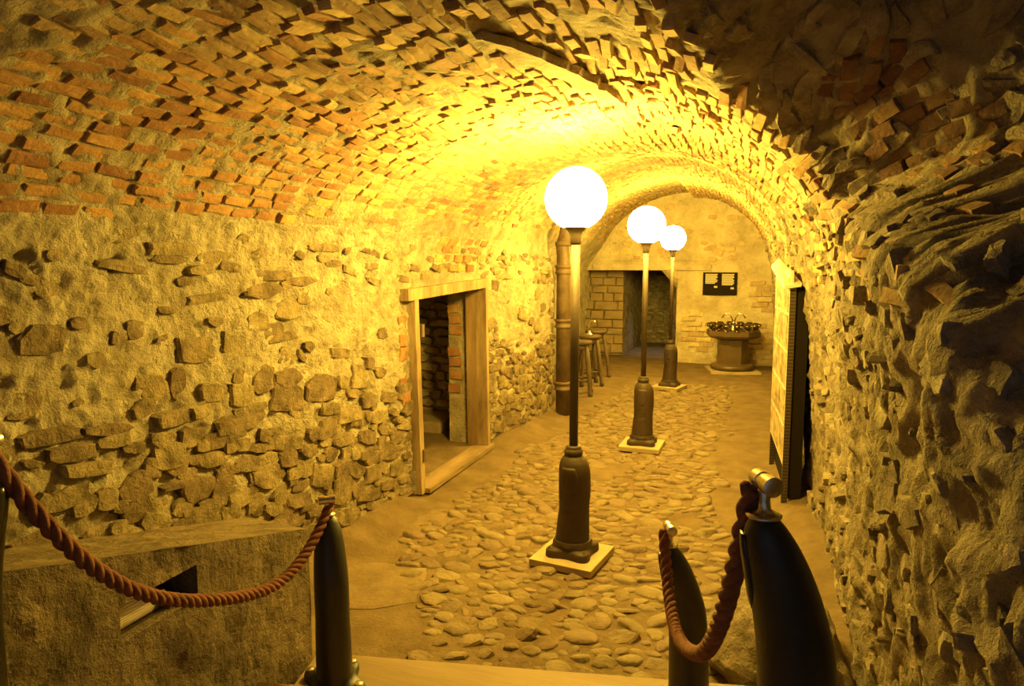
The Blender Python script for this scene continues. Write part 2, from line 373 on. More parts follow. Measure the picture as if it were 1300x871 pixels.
# bricks of the vault
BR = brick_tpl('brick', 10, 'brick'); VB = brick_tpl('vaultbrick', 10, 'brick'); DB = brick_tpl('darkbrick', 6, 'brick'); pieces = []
rng = random.Random(3); pitch = 0.060; row = 0; t = TL - 0.06
while t < TR + 0.35:
    y = -0.2 + (row % 2) * 0.08 + rng.uniform(-.03, .03)
    X0 = prof(t)[0]; right = smooth(-1.2, -0.3, X0)
    while y < Y_FAR:
        L_ = rng.uniform(0.125, 0.17) * (1.1 if right > .5 else 1); yc = y + L_ / 2; y += L_ + rng.uniform(.016, .032)
        tj = t + rng.uniform(-.008, .008) + 0.012 * n3(Vector((t, yc, 0)), 1.3)
        if X0 < -2 and t < TL - 0.08 + 0.22 * smooth(1.5, 5, yc): continue
        p0 = base(tj, yc)
        ed = lerp_tab(EDGE, prof(tj)[1])
        if X0 > -0.75 and yc < ed - 0.02: continue
        cover = 0.8 * n3(p0, 2.6, 20) + 0.5 * n3(p0, 6, 30)
        crown = smooth(2.75, 3.05, prof(tj)[1]) * (1 - smooth(4.5, 6, yc))
        if cover > 0.42 - 0.12 * crown: continue
        if abs(X0 + .84 + 0.19 * (3.2 - yc)) < 0.09 and 2.4 < yc < 4.1: continue
        p, n = surf(tj, yc)
        k = 0.4 + 1.0 * crown + 1.0 * right
        mx = frame_mat(p * 0 + p0 + n * (0.5 * (p - p0).dot(n) + rng.uniform(-.011, -.001)), n, Vector((0, 1, 0)), rng.gauss(0, .03 * (1 + k)), (rng.gauss(0, .06 * k), rng.gauss(0, .06 * k)))
        h = rng.uniform(.039, .047); pieces.append((rng.choice(BR if rng.random() < (1 - smooth(-2.1, -1.5, X0)) * (1 - .7 * smooth(2.6, 5.0, yc)) + .08 else VB), scale_m(mx, L_, h, rng.uniform(.010, .014) * (1 + .2 * k)), math.sqrt(L_ * h)))
    t += pitch / max(.5, (base(t + .02, 2.5) - base(t, 2.5)).length / .02 if X0 < -.8 else .9); row += 1
# larger bricks on the flank of the entrance arch
flank = []
for i in range(26):
    tt = t_right(3.0) + i * 0.062; zp = prof(tt)[1]
    if zp < 1.8: break
    for j in range(14):
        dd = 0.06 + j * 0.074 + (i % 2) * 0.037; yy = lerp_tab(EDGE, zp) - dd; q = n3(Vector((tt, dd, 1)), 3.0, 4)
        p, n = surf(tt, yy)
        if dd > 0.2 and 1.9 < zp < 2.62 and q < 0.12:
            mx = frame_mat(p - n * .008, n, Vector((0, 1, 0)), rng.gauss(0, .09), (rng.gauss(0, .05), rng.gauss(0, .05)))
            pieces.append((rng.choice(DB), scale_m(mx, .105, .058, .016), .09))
        elif rng.random() < .42:
            w = rng.uniform(.12, .26); mx = frame_mat(p - n * .012, n, Vector((0, 1, 0)), rng.gauss(.0, .35), (rng.gauss(0, .14), rng.gauss(0, .12)))
            flank.append((mx, w, w * rng.uniform(.3, .55)))
finish(pieces, ceiling, 'brick', 300, 'brick_field')

# ridge of plaster and a chipped ledge along the crown
mb = MB(); pts = []
for i in range(22):
    f = i / 21; X = -0.98 + 0.28 * f; yy = 2.5 + 1.45 * f
    tt = min(range(len(PR)), key=lambda q: abs(PR[q][0] - X) + (9 if PR[q][1] < 2 else 0)); p, n = surf(AL[tt], yy)
    wd = 0.02 + 0.075 * math.sin(PI * f) ** .7 + 0.012 * n3(p, 9); sd = Vector((1, -.19, 0)).normalized()
    pts.append([p + sd * wd + n * .002, p + sd * wd * .8 + n * .035, p - sd * wd * .3 + n * .03, p - sd * wd + n * .0, p - n * .03])
mb.loft(pts); o = mb.build('plaster_patch', 'mortar', ceiling); o['label'] = 'smooth plaster patch hanging from the crown'

# stones of the left wall
ST = rock_tpl('stone', 12, 'stone'); pieces = []; taken = []
WS = [(2.5, 1.93, 0.297, 0.054, 0.02), (2.76, 1.89, 0.263, 0.05, 0.04), (2.48, 1.88, 0.215, 0.039, 0.01), (2.69, 1.82, 0.155, 0.049, 0.06), (3.16, 1.79, 0.425, 0.056, -0.01), (3.49, 1.76, 0.283, 0.051, 0.03), (3.15, 1.71, 0.311, 0.084, 0.06), (2.73, 1.69, 0.294, 0.037, 0.06), (1.9, 1.76, 0.108, 0.051, 0.14), (1.79, 1.62, 0.075, 0.037, 0.0), (2.03, 1.61, 0.067, 0.047, -0.07), (2.3, 1.56, 0.102, 0.089, -0.1), (2.2, 1.55, 0.05, 0.051, -0.1), (2.77, 1.57, 0.105, 0.048, -0.08), (3.1, 1.53, 0.18, 0.093, -0.02), (2.48, 1.63, 0.118, 0.034, -0.07), (2.45, 1.5, 0.071, 0.023, 0.18), (2.11, 1.46, 0.086, 0.067, -0.06), (2.53, 1.3, 0.093, 0.151, -0.16), (2.74, 1.21, 0.187, 0.094, -0.11), (3.57, 1.34, 0.105, 0.063, -0.11), (3.91, 1.27, 0.244, 0.063, -0.12), (3.34, 1.36, 0.095, 0.05, -0.12), (2.93, 1.27, 0.091, 0.08, -0.14), (3.14, 1.21, 0.159, 0.141, -0.16), (3.36, 1.2, 0.237, 0.11, -0.04), (4.25, 1.16, 0.117, 0.072, -0.14), (4.13, 1.07, 0.201, 0.152, -0.15), (3.93, 1.08, 0.132, 0.086, -0.16), (4.39, 1.08, 0.148, 0.074, -0.14), (4.51, 0.88, 0.262, 0.082, -0.18), (3.7, 1.06, 0.333, 0.175, -0.07), (2.95, 1.17, 0.196, 0.117, -0.11), (3.35, 1.07, 0.29, 0.159, -0.18), (1.8, 1.32, 0.134, 0.095, -0.11), (2.33, 1.21, 0.13, 0.068, 0.18), (3.01, 1.07, 0.293, 0.049, -0.05), (2.93, 1.03, 0.384, 0.091, -0.07), (2.5, 1.12, 0.2, 0.065, -0.04), (2.02, 1.29, 0.052, 0.021, 0.06), (1.9, 1.2, 0.262, 0.054, -0.07), (2.14, 1.16, 0.228, 0.049, -0.11), (2.17, 1.1, 0.164, 0.058, -0.06), (2.6, 1.03, 0.144, 0.089, -0.23), (2.43, 1.04, 0.178, 0.06, -0.17), (2.27, 1.05, 0.126, 0.047, -0.18), (1.97, 1.1, 0.211, 0.068, -0.13), (2.04, 1.02, 0.231, 0.055, -0.15), (1.81, 1.11, 0.087, 0.031, -0.27), (2.67, 0.95, 0.093, 0.057, -0.25), (2.74, 0.88, 0.232, 0.078, -0.11), (2.94, 0.89, 0.147, 0.072, -0.25), (3.08, 0.83, 0.146, 0.047, -0.26), (3.34, 0.82, 0.275, 0.084, -0.19), (3.58, 0.81, 0.178, 0.074, -0.15), (2.51, 0.89, 0.158, 0.079, 0.01), (2.38, 0.93, 0.108, 0.091, -0.28), (3.16, 0.65, 0.269, 0.137, -0.08), (2.8, 0.73, 0.13, 0.207, -0.39), (2.53, 0.8, 0.225, 0.036, -0.1), (3.0, 0.78, 0.207, 0.092, -0.21), (3.4, 0.64, 0.166, 0.114, 0.01), (3.67, 0.52, 0.248, 0.139, -0.24), (3.95, 0.5, 0.313, 0.105, -0.16), (3.94, 0.33, 0.347, 0.183, -0.26), (3.76, 0.63, 0.154, 0.089, -0.16), (3.92, 0.68, 0.261, 0.092, -0.1), (4.23, 0.63, 0.24, 0.1, -0.24), (4.52, 0.46, 0.292, 0.141, -0.21), (4.01, 0.85, 0.29, 0.105, -0.06), (3.77, 0.94, 0.191, 0.078, -0.09), (4.47, 0.64, 0.189, 0.081, -0.22), (4.38, 0.74, 0.224, 0.085, -0.17), (2.01, 0.86, 0.108, 0.063, -0.01), (2.12, 0.88, 0.108, 0.092, -0.24), (2.54, 0.7, 0.134, 0.087, -0.33), (2.34, 0.69, 0.146, 0.083, -0.28), (2.7, 0.64, 0.141, 0.094, -0.2), (3.19, 0.46, 0.158, 0.076, -0.33), (4.3, 0.19, 0.359, 0.104, -0.18), (1.84, 0.92, 0.084, 0.1, -0.33), (2.18, 0.8, 0.086, 0.051, -0.19)]
def free(y, z, r):
    return all((y - a) ** 2 / max((r + c) * .62, .01) ** 2 + (z - b) ** 2 / max((r * .6 + d) * .75, .01) ** 2 > 1 for a, b, c, d in taken)
def put_left(y, z, w, h, a, depth):
    tt = t_left(z); p, n = surf(tt, y); q = base(tt, y); p = q + n * (low_l(q) + depth - .024)
    mx = frame_mat(p, n, Vector((0, 1, 0)), a, (rng.gauss(0, .07), rng.gauss(0, .05)))
    depth = .024
    # local x runs along +y, local y upwards or downwards depending on the normal
    pieces.append((rng.choice(ST), scale_m(mx, w, h, depth), math.sqrt(w * h)))
sgn = 1 if Vector((1, 0, 0)).cross(Vector((0, 1, 0))).z > 0 else -1
for (y, z, w, h, a) in WS:
    put_left(y, z, w * 1.10, h * 1.2, a, 0.009 + 0.011 * (z < 1.25) + rng.uniform(-.003, .006)); taken.append((y, z, w / 2, h / 2))
tries = 0
while tries < 6000:
    tries += 1
    y = rng.uniform(1.3, 8.3); z = rng.uniform(0.03, 2.0)
    if DY0 - .08 < y < DY1 + .08 and z < 1.75: continue
    lim = 1.22 if y < DY0 else 1.35 - 0.1 * (y - 6.5)
    dens = 1.0 if z < lim - .25 + .25 * n3(Vector((y, z, 0)), 1.5) else (0.03 if z < 1.65 else 0.11)
    if y < 2.6 and z > .5: dens *= 0.55
    if y > 6.5 and z > lim: dens *= 2
    if rng.random() > dens: continue
    w = rng.uniform(.08, .28) * (0.8 if y > 6.5 else 1); h = min(.13, w * rng.uniform(.35, .75))
    if z > 1.7: h = min(h, .05)
    if not free(y, z, w / 2): continue
    taken.append((y, z, w / 2, h / 2)); put_left(y, z, w * 1.08, h * 1.1, rng.gauss(-.08, .16), rng.uniform(.010, .026) if z < 1.3 else .008)
finish(pieces, wall_left, 'stone', 300, 'stone_field')
# few bricks beside the door and above it
pieces = []
for (y, z) in [(4.77, 1.40), (4.76, 1.27), (4.78, 1.15), (4.79, .92), (4.80, .80), (4.83, .52)] + [(5.3 + .19 * i + .09 * (j % 2), 1.83 + .078 * j) for i in range(6) for j in range(4) if (i + j) % 5]:
    p, n = surf(t_left(z), y); mx = frame_mat(p, n, Vector((0, 1, 0)), rng.gauss(0, .04), (rng.gauss(0, .04), 0))
    pieces.append((rng.choice(BR), scale_m(mx, .165 if y > 5 else .12, .062 if y > 5 else .10, .014), .1))
finish(pieces, wall_left, 'brick', 60)

# stones of the right wall and of the arch flank
SL = rock_tpl('slate', 12, 'stone', 0.6); pieces = []; t0 = t_right(2.35); used = []
tries = 0
while tries < 5200:
    tries += 1
    tt = rng.uniform(t0, T_END - .1); y = 0.3 + 13.0 * rng.random() ** 1.7
    z = prof(tt)[1]; ed = lerp_tab(EDGE, z)
    if 5.2 < y < 7.2 and z < 1.9 and rng.random() < .6: continue
    w = rng.uniform(.07, .22) * (0.75 if y < 2.2 else 1); h = w * rng.uniform(.3, .9)
    if any(abs(tt - a) < (h + d) * .42 and abs(y - b) < (w + c) * .42 for a, b, c, d in used): continue
    used.append((tt, y, w, h)); p, n = surf(tt, y)
    ang = rng.gauss(0, .35)
    mx = frame_mat(p - n * .016, n, Vector((0, 1, 0)), ang, (rng.gauss(0, .16), rng.gauss(0, .16)))
    pieces.append((rng.choice(SL), scale_m(mx, w, h, rng.uniform(.016, .034) * (.7 if y < 2 else 1)), math.sqrt(w * h)))
for mx, w, h in flank: pieces.append((rng.choice(SL), scale_m(mx, w, h, rng.uniform(.016, .032)), math.sqrt(w * h)))
finish(pieces, wall_right, 'stone', 300, 'stone_field')

# ------------------------------------------------------------------ floor with cobbles
def floor_z(x, y):
    p = Vector((x, y, 0)); z = 0.012 * n3(p, 1.1) + 0.008 * n3(p, 4) + 0.005 * n3(p, 11)
    z += 0.10 * smooth(-2.2, -2.62, x) * (1 - smooth(4.6, 5.0, y)) + 0.07 * smooth(-2.0, -2.35, x) * smooth(6.5, 7.0, y) * (1 - smooth(8.3, 8.7, y))
    z += 0.10 * smooth(.15, .55, x) * (1 - smooth(6, 8, y))
    return z - 0.012
def gridmesh(name, x0, x1, y0, y1, st, zf, mat, parent=None):
    xs = seg(x0, x1, st) + [x1]; ys = seg(y0, y1, st) + [y1]; w = len(xs)
    V = [(x, y, zf(x, y)) for y in ys for x in xs]; Fc = [(j * w + i, j * w + i + 1, (j + 1) * w + i + 1, (j + 1) * w + i) for j in range(len(ys) - 1) for i in range(w - 1)]
    return link(name, mesh(name, V, Fc), mat, parent, smooth=True)
floor = tag(gridmesh('floor', -4.6, 2.6, -1.6, 18.5, 0.04, floor_z, 'dirt'), 'trodden earth floor paved with rounded cobbles', 'floor', kind='structure')
CT = cobble_tpl(12, 'cobblestone'); pieces = []; cells = {}
def c_ok(x, y, r):
    ci, cj = int(x // .2), int(y // .2)
    for a in (-1, 0, 1):
        for b in (-1, 0, 1):
            for (u, v, q) in cells.get((ci + a, cj + b), ()):
                if ((u - x) / 1.25) ** 2 + (v - y) ** 2 < ((r + q) * .76) ** 2: return False
    return True
for k in range(26000):
    y = 2.3 + 8.9 * rng.random() ** 1.15; x = rng.uniform(-2.2, 0.25)
    left = lerp_tab([(2.3, -1.5), (3.0, -1.55), (3.6, -1.85), (4.2, -2.1), (5.0, -2.1), (6.4, -2.15), (8, -1.9), (11, -1.7)], y) + 0.18 * n3(Vector((y, 3, 1)), 1.4)
    right = lerp_tab([(2.3, -.1), (3.5, -.12), (5, -.2), (7, -.25), (11, -.2)], y) + 0.22 * n3(Vector((y, 7, 1)), 1.3)
    if not left < x < right: continue
    if n3(Vector((x, y, 4)), 1.3, 3) > 0.36 or rng.random() < .05: continue
    r = rng.uniform(.038, .085) if k < 9000 else rng.uniform(.026, .05)
    if not c_ok(x, y, r): continue
    cells.setdefault((int(x // .2), int(y // .2)), []).append((x, y, r))
    h = r * rng.uniform(.18, .40)
    mx = frame_mat(Vector((x, y, floor_z(x, y) - .002)), Vector((0, 0, 1)), Vector((1, 0, 0)), YAW + rng.gauss(0, .5), (rng.gauss(0, .16), rng.gauss(0, .16)))
    pieces.append((rng.choice(CT), scale_m(mx, 2 * r * rng.uniform(1.1, 1.45), 2 * r * rng.uniform(.8, 1.0), h), r * 2))
finish(pieces, floor, 'cobblestone', 300, 'cobblestone_field')
# flat slabs trodden level by the left wall
FS = rock_tpl('slab', 6, 'stone'); FG = rock_tpl('flag', 4, 'flagstone', .9)
for k, (x, y, w, h, a) in enumerate([(-2.14, 4.52, .42, .42, .5), (-2.03, 3.42, .62, .62, .3), (-2.2, 2.75, .5, .5, .8)]):
    o = link('flagstone', FG[k], None, floor); o.matrix_local = scale_m(frame_mat(Vector((x, y, floor_z(x, y) - .004)), Vector((0, 0, 1)), Vector((1, 0, 0)), a), w, h, .012)
# boulder at the foot of the right wall
b = bmesh.new(); bmesh.ops.create_icosphere(b, subdivisions=4, radius=1)
for v in b.verts:
    p = v.co.copy(); v.co = Vector((p.x * .30, p.y * .42, p.z * .26)) * (1 + .22 * n3(p, 1.3, 8) + .09 * n3(p, 4, 2))
me = bpy.data.meshes.new('boulder'); b.to_mesh(me); b.free()
o = tag(link('boulder', me, 'rock', None, (.17, 3.28, .07)), 'rough boulder on the floor at the foot of the right wall', 'rock'); o.rotation_euler = (0, 0, .4)

# ------------------------------------------------------------------ side doorway and the room behind
door = thing('door_1', 'low wooden door frame without a door in the left wall', 'door frame', (-2.5, (DY0 + DY1) / 2, 0), kind='structure')
def wp(mb, name, mat, parent, root): # world-space geometry under a root
    for v in mb.v: v -= root.location
    return mb.build(name, mat, parent)
XW = -2.50
def plank(corners_a, corners_b): # hexahedron
    return MB().add(list(corners_a) + list(corners_b), [(3, 2, 1, 0), (4, 5, 6, 7), (0, 1, 5, 4), (1, 2, 6, 5), (2, 3, 7, 6), (3, 0, 4, 7)])
def hexa(y0b, y1b, z0, y0t, y1t, z1, x0, x1, zs=0):
    return plank([(x0, y0b, z0), (x1, y0b, z0), (x1, y1b, z0 + zs), (x0, y1b, z0 + zs)], [(x0, y0t, z1), (x1, y0t, z1), (x1, y1t, z1 + zs), (x0, y1t, z1 + zs)])
wp(hexa(4.94, 5.01, 0, 4.86, 4.93, 1.60, XW - .12, XW + .045), 'jamb', 'wood', door, door)
wp(hexa(6.45, 6.51, 0, 6.39, 6.45, 1.66, XW - .06, XW + .05), 'jamb', 'wood', door, door)
j2 = wp(hexa(6.44, 6.49, 0, 6.40, 6.45, 1.62, XW - .17, XW - .06), 'jamb', 'darkwood', door, door); j2['label'] = 'dark worn inner jamb plank'
wp(hexa(4.74, 6.54, 1.585, 4.74, 6.54, 1.675, XW - .1, XW + .055, .06), 'lintel', 'wood', door, door)
wp(hexa(5.0, 6.54, 0.0, 5.0, 6.54, .038, XW - .10, XW + .09), 'threshold', 'sill', door, door)
for z in (.32, 1.34):
    wp(MB().box(XW + .02, XW + .06, 4.96, 5.0, z - .05, z + .05), 'hinge', 'iron', door, door)
mb = MB()
R0, R1, RZ = 4.6, 7.35, 1.95
panel(mb, (-4.3, R1, 0), (-2.62, R1, 0), (-2.62, R1, RZ), (-4.3, R1, RZ), .06, .03)      # wall facing the door
panel(mb, (-4.3, R0, 0), (-4.3, R1, 0), (-4.3, R1, RZ), (-4.3, R0, RZ), .1, .03)
panel(mb, (-2.62, R0, 0), (-4.3, R0, 0), (-4.3, R0, RZ), (-2.62, R0, RZ), .1, .03)
panel(mb, (-2.9, R1, 0), (-2.9, 6.52, 0), (-2.9, 6.52, RZ), (-2.9, R1, RZ), .08, .02)     # back of the wall pier
panel(mb, (-2.9, 6.50, 0), (-2.50, 6.50, 0), (-2.50, 6.50, RZ), (-2.9, 6.50, RZ), .05, .02)  # reveal
panel(mb, (-2.9, 4.93, 0), (-2.9, R0, 0), (-2.9, R0, RZ), (-2.9, 4.93, RZ), .1, .02)
panel(mb, (-2.5, 4.93, 0), (-2.9, 4.93, 0), (-2.9, 4.93, RZ), (-2.5, 4.93, RZ), .1, .02)
room = tag(mb.build('wall_side_room', 'plaster', smooth=True), 'stone walls of the small room behind the left doorway', 'wall', kind='structure')
mb = MB(); panel(mb, (-4.3, R0, RZ), (-4.3, R1, RZ), (-2.62, R1, RZ), (-2.62, R0, RZ), .1, .02)
panel(mb, (-2.95, 4.9, 1.64), (-2.95, 6.52, 1.64), (-2.48, 6.52, 1.64), (-2.48, 4.9, 1.64), .1, .01)
tag(mb.build('ceiling_side_room', 'mortar'), 'low plastered ceiling inside the small side room', 'ceiling', kind='structure')
mb = MB(); panel(mb, (-4.3, R0, .035), (-2.5, R0, .035), (-2.5, R1, .035), (-4.3, R1, .035), .08, .01)
tag(mb.build('floor_side_room', 'dirt', smooth=True), 'sandy floor inside the small side room', 'floor', kind='structure')
mb = MB().box(-4.2, -3.12, 6.75, 7.3, .0, .16, bev=.02); tag(mb.build('stone_step', 'slab'), 'low stone step inside the small side room', 'step')
pieces = []; z = .10; RS = rock_tpl('roomstone', 8, 'stone')
while z < RZ - .05:
    x = -4.2
    while x < -2.95:
        w = rng.uniform(.12, .30); h = rng.uniform(.07, .12)
        mx = frame_mat(Vector((x + w / 2, R1 - .012, z + h / 2)), Vector((0, -1, 0)), Vector((1, 0, 0)), rng.gauss(0, .05), (rng.gauss(0, .06), rng.gauss(0, .06)))
        pieces.append((rng.choice(RS), scale_m(mx, w, h, .04), math.sqrt(w * h))); x += w + .015
    z += .105
finish(pieces, room, 'stone', 200)
pieces = []
for k, z in enumerate((1.42, 1.31, 1.20, .98, .87, .74, .60)):
    mx = frame_mat(Vector((-2.84 + .012 * (k % 3), 6.498, z)), Vector((0, -1, 0)), Vector((1, 0, 0)), rng.gauss(0, .05))
    pieces.append((rng.choice(BR), scale_m(mx, .13, .088, .018), .1))
finish(pieces, room, 'brick', 60)

# ------------------------------------------------------------------ far end wall, its doorway and the passage beyond
fw_ = MB(); DX0, DX1, DZ = -3.12, -1.31, 1.77
PX0, PX1, PZ = -3.9, 0.95, 3.6
us = lambda x: (x - PX0) / (PX1 - PX0)
panel(fw_, (PX0, Y_FAR, 0), (PX1, Y_FAR, 0), (PX1, Y_FAR, PZ), (PX0, Y_FAR, PZ), .06, .03, hole=(us(DX0), us(DX1), -.1, DZ / PZ), sc=3)
# splayed corner at the right head of the opening, reveals
fw_.add([(DX1 + .02, Y_FAR, 1.40), (DX1 + .02, Y_FAR, 1.8), (-1.63, Y_FAR, 1.8), (DX1 + .02, Y_FAR + .4, 1.40), (DX1 + .02, Y_FAR + .4, 1.8), (-1.63, Y_FAR + .4, 1.8)], [(0, 1, 2), (5, 4, 3), (0, 2, 5, 3)])
wall_far = tag(fw_.build('wall_far', 'farplaster', smooth=True), 'plastered end wall with the sign and a low passage opening', 'wall', kind='structure')
pieces = []; PB = brick_tpl('palebrick', 8, 'brick'); PS = rock_tpl('palebrick', 6, 'stone')
z = .06; r = 0
while z < 1.62:
    x = -1.2 + (r % 2) * .13
    while x < 0.48:
        w = rng.uniform(.22, .30)
        if (z < .95 + .35 * n3(Vector((x, z, 2)), 2.0) or (x > .0 and z > .6)) and n3(Vector((x, z, 1)), 2.6, 3) < .3:
            mx = frame_mat(Vector((x + w / 2, Y_FAR - .006, z)), Vector((0, -1, 0)), Vector((1, 0, 0)), rng.gauss(0, .03), (rng.gauss(0, .04), rng.gauss(0, .03)))
            pieces.append((rng.choice(PB), scale_m(mx, w, .082, .024), math.sqrt(w * .08)))
        x += w + .018
    z += .098; r += 1
finish(pieces, wall_far, 'brick', 300)
pieces = []
for k in range(40):
    x = rng.uniform(-2.6, .35); z = rng.uniform(1.95, 3.0); w = rng.uniform(.08, .26); h = w * rng.uniform(.35, .7)
    mx = frame_mat(Vector((x, Y_FAR - .004, z)), Vector((0, -1, 0)), Vector((1, 0, 0)), rng.gauss(0, .2), (rng.gauss(0, .05), 0)); pieces.append((rng.choice(PS), scale_m(mx, w, h, .016), w))
finish(pieces, wall_far, 'stone', 60)
mb = MB().box(-2.95, -.68, Y_FAR - .045, Y_FAR + .3, 1.77, 1.89, bev=.012)
o = mb.build('lintel', 'farplaster', wall_far); o['label'] = 'flat plastered lintel beam over the passage'
mb = MB()
panel(mb, (-3.5, 14.35, 0), (-2.45, 14.35, 0), (-2.45, 14.35, 2.3), (-3.5, 14.35, 2.3), .07, .03)
panel(mb, (-2.45, 14.35, 0), (-2.45, 18.2, 0), (-2.45, 18.2, 2.3), (-2.45, 14.35, 2.3), .1, .05)
panel(mb, (-2.5, 17.0, 0), (-.9, 17.0, 0), (-.9, 17.0, 2.3), (-2.5, 17.0, 2.3), .08, .05)
panel(mb, (-1.75, 17.1, 0), (DX1, 13.68, 0), (DX1, 13.68, 2.3), (-1.75, 17.1, 2.3), .06, .07)
panel(mb, (-3.12, 13.68, 0), (-3.5, 14.4, 0), (-3.5, 14.4, 2.3), (-3.12, 13.68, 2.3), .1, .02)
passage = tag(mb.build('wall_passage', 'rock', smooth=True), 'rough walls of the dim passage beyond the end wall', 'wall', kind='structure')
mb = MB(); panel(mb, (-3.6, 13.68, 1.95), (-3.6, 17.1, 2.2), (-.9, 17.1, 2.2), (-.9, 13.68, 1.95), .1, .04)
tag(mb.build('ceiling_passage', 'rock'), 'low rough ceiling of the passage beyond the end wall', 'ceiling', kind='structure')
pieces = []; z = .06; SB = brick_tpl('slab', 6, 'stone')
while z < 1.9:
    x = -3.45; h = rng.uniform(.10, .2)
    while x < -2.5:
        w = min(rng.uniform(.2, .5), -2.44 - x)
        if w > .08:
            mx = frame_mat(Vector((x + w / 2, 14.34, z + h / 2)), Vector((0, -1, 0)), Vector((1, 0, 0)), rng.gauss(0, .02), (rng.gauss(0, .04), rng.gauss(0, .04)))
            pieces.append((rng.choice(SB), scale_m(mx, w, h, .05), math.sqrt(w * h)))
        x += w + .012
    z += h + .012
z = .1
while z < 1.9:
    x = -2.4; h = rng.uniform(.10, .18)
    while x < -1.75:
        w = rng.uniform(.15, .4); mx = frame_mat(Vector((x + w / 2, 16.98, z + h / 2)), Vector((0, -1, 0)), Vector((1, 0, 0)), rng.gauss(0, .05), (rng.gauss(0, .08), rng.gauss(0, .06)))
        pieces.append((rng.choice(SL), scale_m(mx, w, h, .05), math.sqrt(w * h))); x += w + .02
    z += h + .02
finish(pieces, passage, 'stone', 120)
# spot added unseen behind the lintel, standing in for daylight in the passage
pl = thing('passage_daylight_fill', 'added unseen light standing in for daylight in the passage', 'lamp', (-2.0, 15.2, 1.98))
MB().lathe([(.05, .0), (.07, .05), (.02, .10)], 12).build('fill_fitting', 'iron', pl)
ld = bpy.data.lights.new('daylight_fill_spot', 'SPOT'); ld.energy = 42; ld.color = (.95, .93, .9); ld.shadow_soft_size = .05; ld.spot_size = 1.15; ld.spot_blend = .6
lo = bpy.data.objects.new('fill_spot', ld); COL.objects.link(lo); lo.parent = pl; lo.location = (.05, 0, -.05); lo.rotation_euler = (0, -.12, 0)

# ------------------------------------------------------------------ street-lamp sculptures on thumb bases
def ring(cx, cy, z, rx, ry, n=32, ph=0.0, f=None):
    out = []
    for j in range(n):
        a = 2 * PI * j / n + ph; q = f(a) if f else 1
        out.append((cx + rx * q * math.cos(a), cy + ry * q * math.sin(a), z))
    return out
def smooth_rows(rows, k=4):
    pts = []
    for i in range(len(rows) - 1):
        p0, p1, p2, p3 = rows[max(i - 1, 0)], rows[i], rows[i + 1], rows[min(i + 2, len(rows) - 1)]
        for j in range(k):
            t = j / k; pts.append([0.5 * (2 * p1[q] + (p2[q] - p0[q]) * t + (2 * p0[q] - 5 * p1[q] + 4 * p2[q] - p3[q]) * t * t + (-p0[q] + 3 * p1[q] - 3 * p2[q] + p3[q]) * t ** 3) for q in range(len(p1))])
    pts.append(list(rows[-1])); return pts
def finger(rows, wr, face):
    """rows: (z, cx, rx, ry); wr: heights of knuckle creases on the side facing `face`."""
    rings = []
    dense = smooth_rows(rows, 8)
    for z, cx, rx, ry in dense:
        def f(a, z=z):
            d = math.cos(a - face); q = 1.0
            for (h, s, w) in wr:
                q -= s * math.exp(-((z - h - .012 * math.sin(3 * a)) / w) ** 2) * (0.35 + 0.65 * max(0, d))
            return q
        rings.append(ring(cx, 0, z, rx, ry, 36, f=f))
    return MB().loft(rings)
def nail_mesh(rows, z0, z1, half, face, lift):
    """curved nail plate on the finger surface between z0 and z1"""
    dense = smooth_rows(rows, 8)
    def at(z):
        for a, b in zip(dense, dense[1:]):
            if a[0] <= z <= b[0]:
                f = (z - a[0]) / max(b[0] - a[0], 1e-6); return [a[q] + (b[q] - a[q]) * f for q in range(4)]
        return dense[-1]
    V = []; Fc = []; nu, nv = 12, 10
    for layer in (0, 1):
        for j in range(nv + 1):
            v = j / nv; z = z0 + (z1 - z0) * v; _, cx, rx, ry = at(z)
            hw = half * math.sqrt(max(0.04, 1 - (1 - min(1, v / .55)) ** 2)) * (1 - .35 * max(0, v - .7) ** 1.2 / .3)
            for i in range(nu + 1):
                u = i / nu * 2 - 1; a = face + u * hw; e = min(1, (1 - abs(u)) * 5) * min(1, v * 6)
                r = (lift * (0.35 + e * 0.65) + lift * 1.4 * max(0, v - .75)) if layer == 0 else -.006
                V.append((cx + (rx + r) * math.cos(a), (ry + r) * math.sin(a), z))
    w = nu + 1; K = w * (nv + 1)
    for j in range(nv):
        for i in range(nu):
            q = (j * w + i, j * w + i + 1, (j + 1) * w + i + 1, (j + 1) * w + i); Fc.append(q); Fc.append(tuple(K + x for x in reversed(q)))
    def side(a, b): Fc.append((b, a, a + K, b + K))
    for i in range(nu): side(i, i + 1); side(nv * w + i + 1, nv * w + i)
    for j in range(nv): side((j + 1) * w, j * w); side(j * w + nu, (j + 1) * w + nu)
    return MB().add(V, Fc)
def flange(r, h, lob=.17, ph=0.0, top=.62):
    f = lambda a: 1 + lob * math.cos(4 * (a - ph)) + lob * .12 * math.cos(8 * (a - ph))
    g = lambda a: 1 + lob * .45 * math.cos(4 * (a - ph))
    e = lambda a: 1 + lob * .1 * math.cos(4 * (a - ph))
    return MB().loft([ring(0, 0, z, r * k, r * k, 48, ph, q) for z, k, q in ((0, 1, f), (h * .08, 1.01, f), (h * .42, .99, f), (h * .5, .95, f), (h * .62, .82, g), (h * .78, top + .06, e), (h, top, e))])

